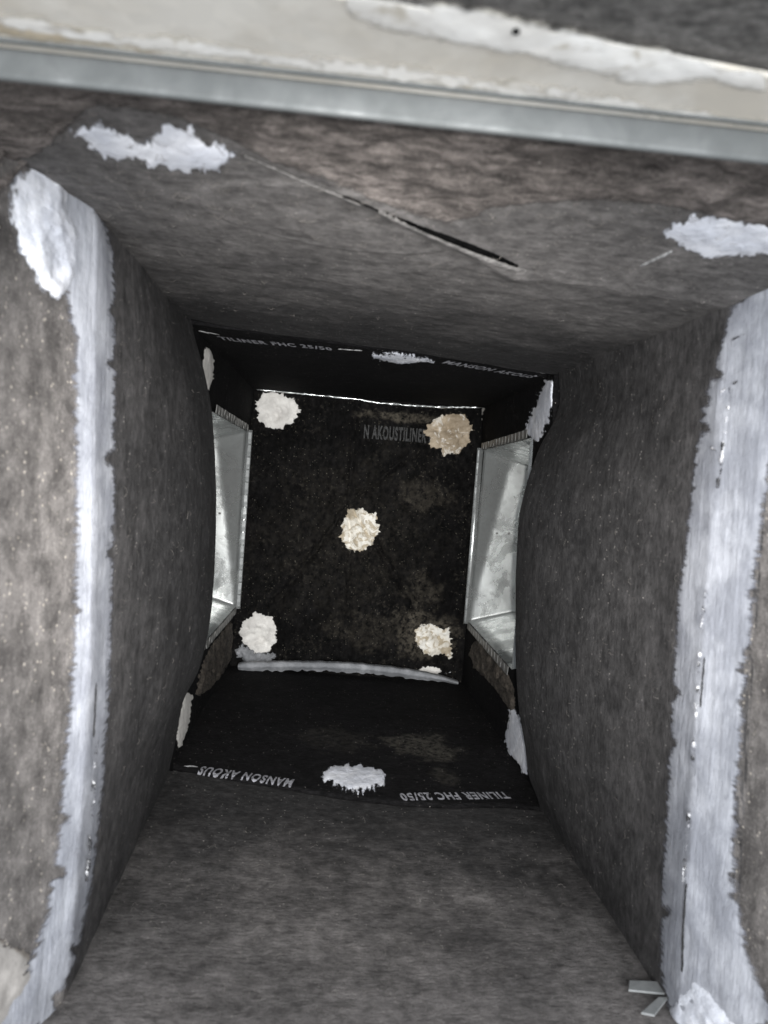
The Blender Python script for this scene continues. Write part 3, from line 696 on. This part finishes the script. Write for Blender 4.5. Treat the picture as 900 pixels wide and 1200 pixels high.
# ================================================================== SEALANT ON THE PRINTED CREASE
smear('sealant_dab',[(432,417),(440,412),(460,411),(480,414),(500,418),(516,422),(508,425),(490,424),(478,427),(460,425),(440,421)],'T2',.004,M['whiteH'],'white brushed sealant dab on the top crease between the two printed lines','sealant dab',jag=2.5,jstep=2,grid=1.6,fall=4,seed=31,nsc=110,ymin=lambda x: seam_top(x)+.004)
smear('sealant_dab',[(372,909),(383,900),(400,894),(414,897),(428,896),(445,900),(454,910),(449,922),(428,928),(405,928),(388,920)],'B2',.0022,M['whiteH'],'white feathered sealant dab on the bottom crease between the two printed lines','sealant dab',jag=4.5,jstep=2.0,grid=1.6,fall=4,seed=32,nsc=110,ymin=lambda x: seam_bot(x)+.002)
smear('sealant_patch',[(237,404),(247,408),(251,418),(251,440),(247,455),(242,460),(236,440)],'L2',.002,M['warm'],'narrow white sealant patch at the upper left corner of the crease','sealant patch',jag=2,jstep=2,grid=1.6,fall=3,seed=33,ymin=.857)
smear('sealant_patch',[(214,812),(222,811),(226,816),(222,850),(214,872),(208,884),(204,860)],'L2',.002,M['warm'],'narrow white sealant patch at the lower left corner of the crease','sealant patch',jag=2,jstep=2,grid=1.6,fall=3,seed=34,ymin=.857)
smear('sealant_patch',[(636,446),(648,442),(654,450),(654,470),(642,500),(632,520),(622,514),(612,504),(620,492),(628,470)],'R2',.002,M['whiteH'],'tall white sealant patch at the upper right corner of the crease','sealant patch',jag=4,jstep=2,grid=1.6,fall=3,seed=35,ymin=.857)
smear('sealant_patch',[(596,828),(602,826),(612,840),(622,870),(622,910),(612,907),(606,896),(594,884),(590,868),(596,850)],'R2',.002,M['whiteH'],'tall white sealant patch at the lower right corner of the crease','sealant patch',jag=4,jstep=2,grid=1.6,fall=3,seed=36,ymin=.857)

# ================================================================== PRINT ON THE LINER
lettering('printed_lettering','TILINER FHC 25/50','T2',(259,397),(390,409.8),.017,M['ink'],t2,flip=True,label='printed words TILINER FHC 25/50 on the top board')
lettering('printed_lettering','MANSON AKOUS','T2',(518,424.5),(621,442),.020,M['ink'],t2,flip=True,label='printed words MANSON AKOUS on the top board')
lettering('printed_lettering','MANSON AKOUS','B2',(345,914.5),(237,899),.019,M['ink'],b2,label='printed words MANSON AKOUS on the bottom board, upside down')
lettering('printed_lettering','TILINER FHC 25/50','B2',(592,929),(467,931),.0175,M['ink'],b2,label='printed words TILINER FHC 25/50 on the bottom board, upside down')
lettering('printed_lettering','N AKOUSTILINER F','K',(426,513),(506,519),.024,M['inkdim'],kb,h=.0025,label='worn printed words N AKOUSTILINER F on the end panel')

# creases / scratches beside the seam
for px,s,pa in (([(232,387),(258,392)],'T2',t2),([(396,408.5),(425,410.5)],'T2',t2),([(628,436),(648,437)],'T2',t2),([(202,904),(234,910)],'B2',b2),([(215,898),(232,899)],'B2',b2),
          ([(372,929),(400,933),(452,934)],'B1',bl),([(588,936),(630,940)],'B1',bl)):
    bead('crease_line',px,s,.0006,M['wire'],pa,h=.0004,var=.8,seed=int(px[0][0]))

# ================================================================== NEAR SEALANT STRIPS
left_px=[(62,172),(78,200),(100,228),(120,252),(133,285),(136,330),(137,400),(137,480),(137,560),(135,640),(133,720),(131,800),(127,870),(122,930),(114,1000),(106,1060),(92,1120),(72,1170),(58,1215),
 (-20,1225),(-5,1190),(20,1150),(42,1100),(58,1030),(66,960),(70,900),(76,840),(82,760),(84,680),(84,600),(84,520),(83,440),(80,360),(50,300),(45,220)]
ls=smear('sealant_strip',left_px,'L1',.0012,M['white'],'long bluish-white brushed sealant strip down the left side of the duct','sealant strip','long sealant strips down the near joints',jag=1.6,jstep=3,grid=3.4,fall=9,seed=41,smooth=1,notch=16,rough=.7,nsc=60,lump=.0016)
right_px=[(868,348),(905,326),(960,300),(960,420),(915,480),(905,560),(893,640),(887,700),(882,760),(874,850),(868,920),(864,1000),(870,1060),(880,1120),(900,1160),(915,1210),(790,1215),(782,1180),(772,1150),(772,1080),(775,1010),(780,940),
 (783,870),(786,800),(791,730),(797,670),(806,600),(812,540),(820,480),(832,440),(845,400),(852,365)]
rs=smear('sealant_strip',right_px,'R1',.0012,M['white'],'long bluish-white brushed sealant strip down the right side of the duct','sealant strip','long sealant strips down the near joints',jag=1.8,jstep=3,grid=3.4,fall=9,seed=42,smooth=1,notch=18,rough=.7,nsc=60,lump=.0016)
bead('bead',[(106,865),(103,900),(100,950),(97,1000),(93,1035)],'L1',.0012,M['bright'],ls,h=.0046,var=.35,seed=1)
bead('bead',[(865,450),(858,500),(848,575)],'R1',.0012,M['bright'],rs,h=.0046,var=.35,seed=2)
bead('bead',[(834,690),(829,740),(826,790),(822,850),(817,920),(812,990),(808,1035)],'R1',.0012,M['bright'],rs,h=.0046,var=.4,seed=3)
bead('crack',[(830,770),(825,830)],'R1',.0005,M['crack'],rs,h=.0026,var=.3,seed=4)
bead('crack',[(808,1035),(804,1090),(803,1140)],'R1',.0007,M['crack'],rs,h=.0022,var=.3,seed=4)
bead('crack',[(109,800),(106,865)],'L1',.0005,M['crack'],ls,h=.0022,var=.3,seed=4)
bead('ridge',[(852,402),(875,392)],'R1',.0009,M['bright'],rs,h=.0015); bead('ridge',[(832,470),(868,446)],'R1',.0009,M['bright'],rs,h=.0015,var=.2); bead('ridge',[(822,512),(848,535)],'R1',.0009,M['bright'],rs,h=.0015,var=.2)
smear('sealant_blob',[(8,215),(35,188),(60,168),(80,200),(80,225),(78,245),(92,270),(94,295),(86,325),(74,352),(55,350),(30,318),(11,265)],'L1',.0032,M['whiteH'],'thick lumpy white sealant blob on the upper end of the left strip','sealant blob',jag=1.8,jstep=3,grid=3,fall=9,rough=1.2,nsc=75,seed=43,lump=.002)
smear('sealant_smear',[(-30,1085),(12,1105),(40,1122),(46,1150),(30,1180),(0,1215),(-30,1225)],'L1',.0012,M['faded'],'faded cream sealant smear beside the lower end of the left strip','sealant smear',jag=4,jstep=3,grid=3.2,fall=12,rough=1,seed=44)
smear('sealant_blob',[(806,1148),(818,1140),(840,1160),(865,1190),(870,1215),(765,1215),(780,1185)],'R1',.0025,M['whiteH'],'thick white sealant blob spreading from the foot of the right strip','sealant blob',jag=3,jstep=3,grid=3.2,fall=9,rough=.9,seed=45)
smear('sealant_patch',[(72,150),(100,146),(118,141),(140,150),(160,156),(172,163),(182,152),(205,140),(225,148),(240,160),(262,166),(286,178),(268,190),(262,200),(240,203),(220,205),(200,200),(180,196),(160,190),(140,190),(118,184),(104,172),(90,158)],'T1',.0016,M['whiteH'],
   'ragged white sealant patch on the brown insulation at the upper left','sealant patch',jag=8,jstep=2.6,grid=3,fall=6,rough=1,nsc=70,seed=46,smooth=1)
smear('sealant_patch',[(774,272),(795,255),(820,249),(850,252),(880,254),(915,262),(925,300),(880,300),(850,300),(838,306),(815,298),(800,288),(784,284)],'T1',.0014,M['whiteH'],
   'white sealant patch on the brown insulation at the upper right','sealant patch',jag=4,jstep=3,grid=3,fall=7,rough=1,nsc=70,seed=47,smooth=1)
bead('scratch',[(750,311),(770,302),(788,293)],'T1',.0009,M['wire'],tl,h=.0004)
# edge of the torn slit
smear('torn_edge',[(420,234),(460,252),(500,270),(540,287),(580,302),(612,314),(628,319),(618,320),(598,318),(570,308),(535,293),(495,276),(455,257)],'T1',.0012,M['flap'],parent=tl,jag=.25,jstep=4,grid=2,fall=2,rough=.6,nsc=120,seed=51,noedge=True,smooth=2)
smear('slit',[(445,245),(470,254.5),(505,268),(540,280),(580,296),(605,308.5),(623,318.5),(600,311),(565,298.5),(530,285),(490,268),(460,254)],'T1',.0020,M['slit_shade'],parent=tl,jag=.35,jstep=5,grid=2,fall=2,rough=.2,seed=52,noedge=True,smooth=1)  # dark patch laid on the board as the shadow in the gap
bead('torn_edge',[(286,180),(320,194),(360,212),(400,228),(425,239)],'T1',.0007,M['flap'],tl,h=.0012,var=.3)
bead('slit',[(395,226),(415,232),(445,246)],'T1',.0005,M['slit_shade'],tl,h=.001)
0 and bead('torn_edge',[(420,233),(460,250),(500,268),(540,288),(580,306),(612,318)],'T1',.0014,M['flap'],tl,h=.0008,var=.3)

# metal tabs at the lower right
def strap(name,corners,s,t,mat,label,cat):
    P=[hit(x,y,s) for x,y in corners]; b=[p+np.array([0,0,.004]) for p in P]; tp=[p+np.array([0,0,.004+t]) for p in P]
    V=b+tp; F=[(3,2,1,0),(4,5,6,7)]+[(i,(i+1)%4,(i+1)%4+4,i+4) for i in range(4)]
    return tag(link(name,V,F,mat,None,smooth=False),label,cat)
strap('metal_strap',[(737,1157),(783,1159),(785,1173),(736,1168)],'B1',.0015,M['strap'],'small flat grey metal strap sticking out from the foot of the right strip','metal strap')
strap('metal_strap',[(751,1195),(771,1177),(782,1177),(766,1198)],'B1',.0015,M['strap'],'short slanted grey metal sliver below the flat strap at the lower right','metal strap')
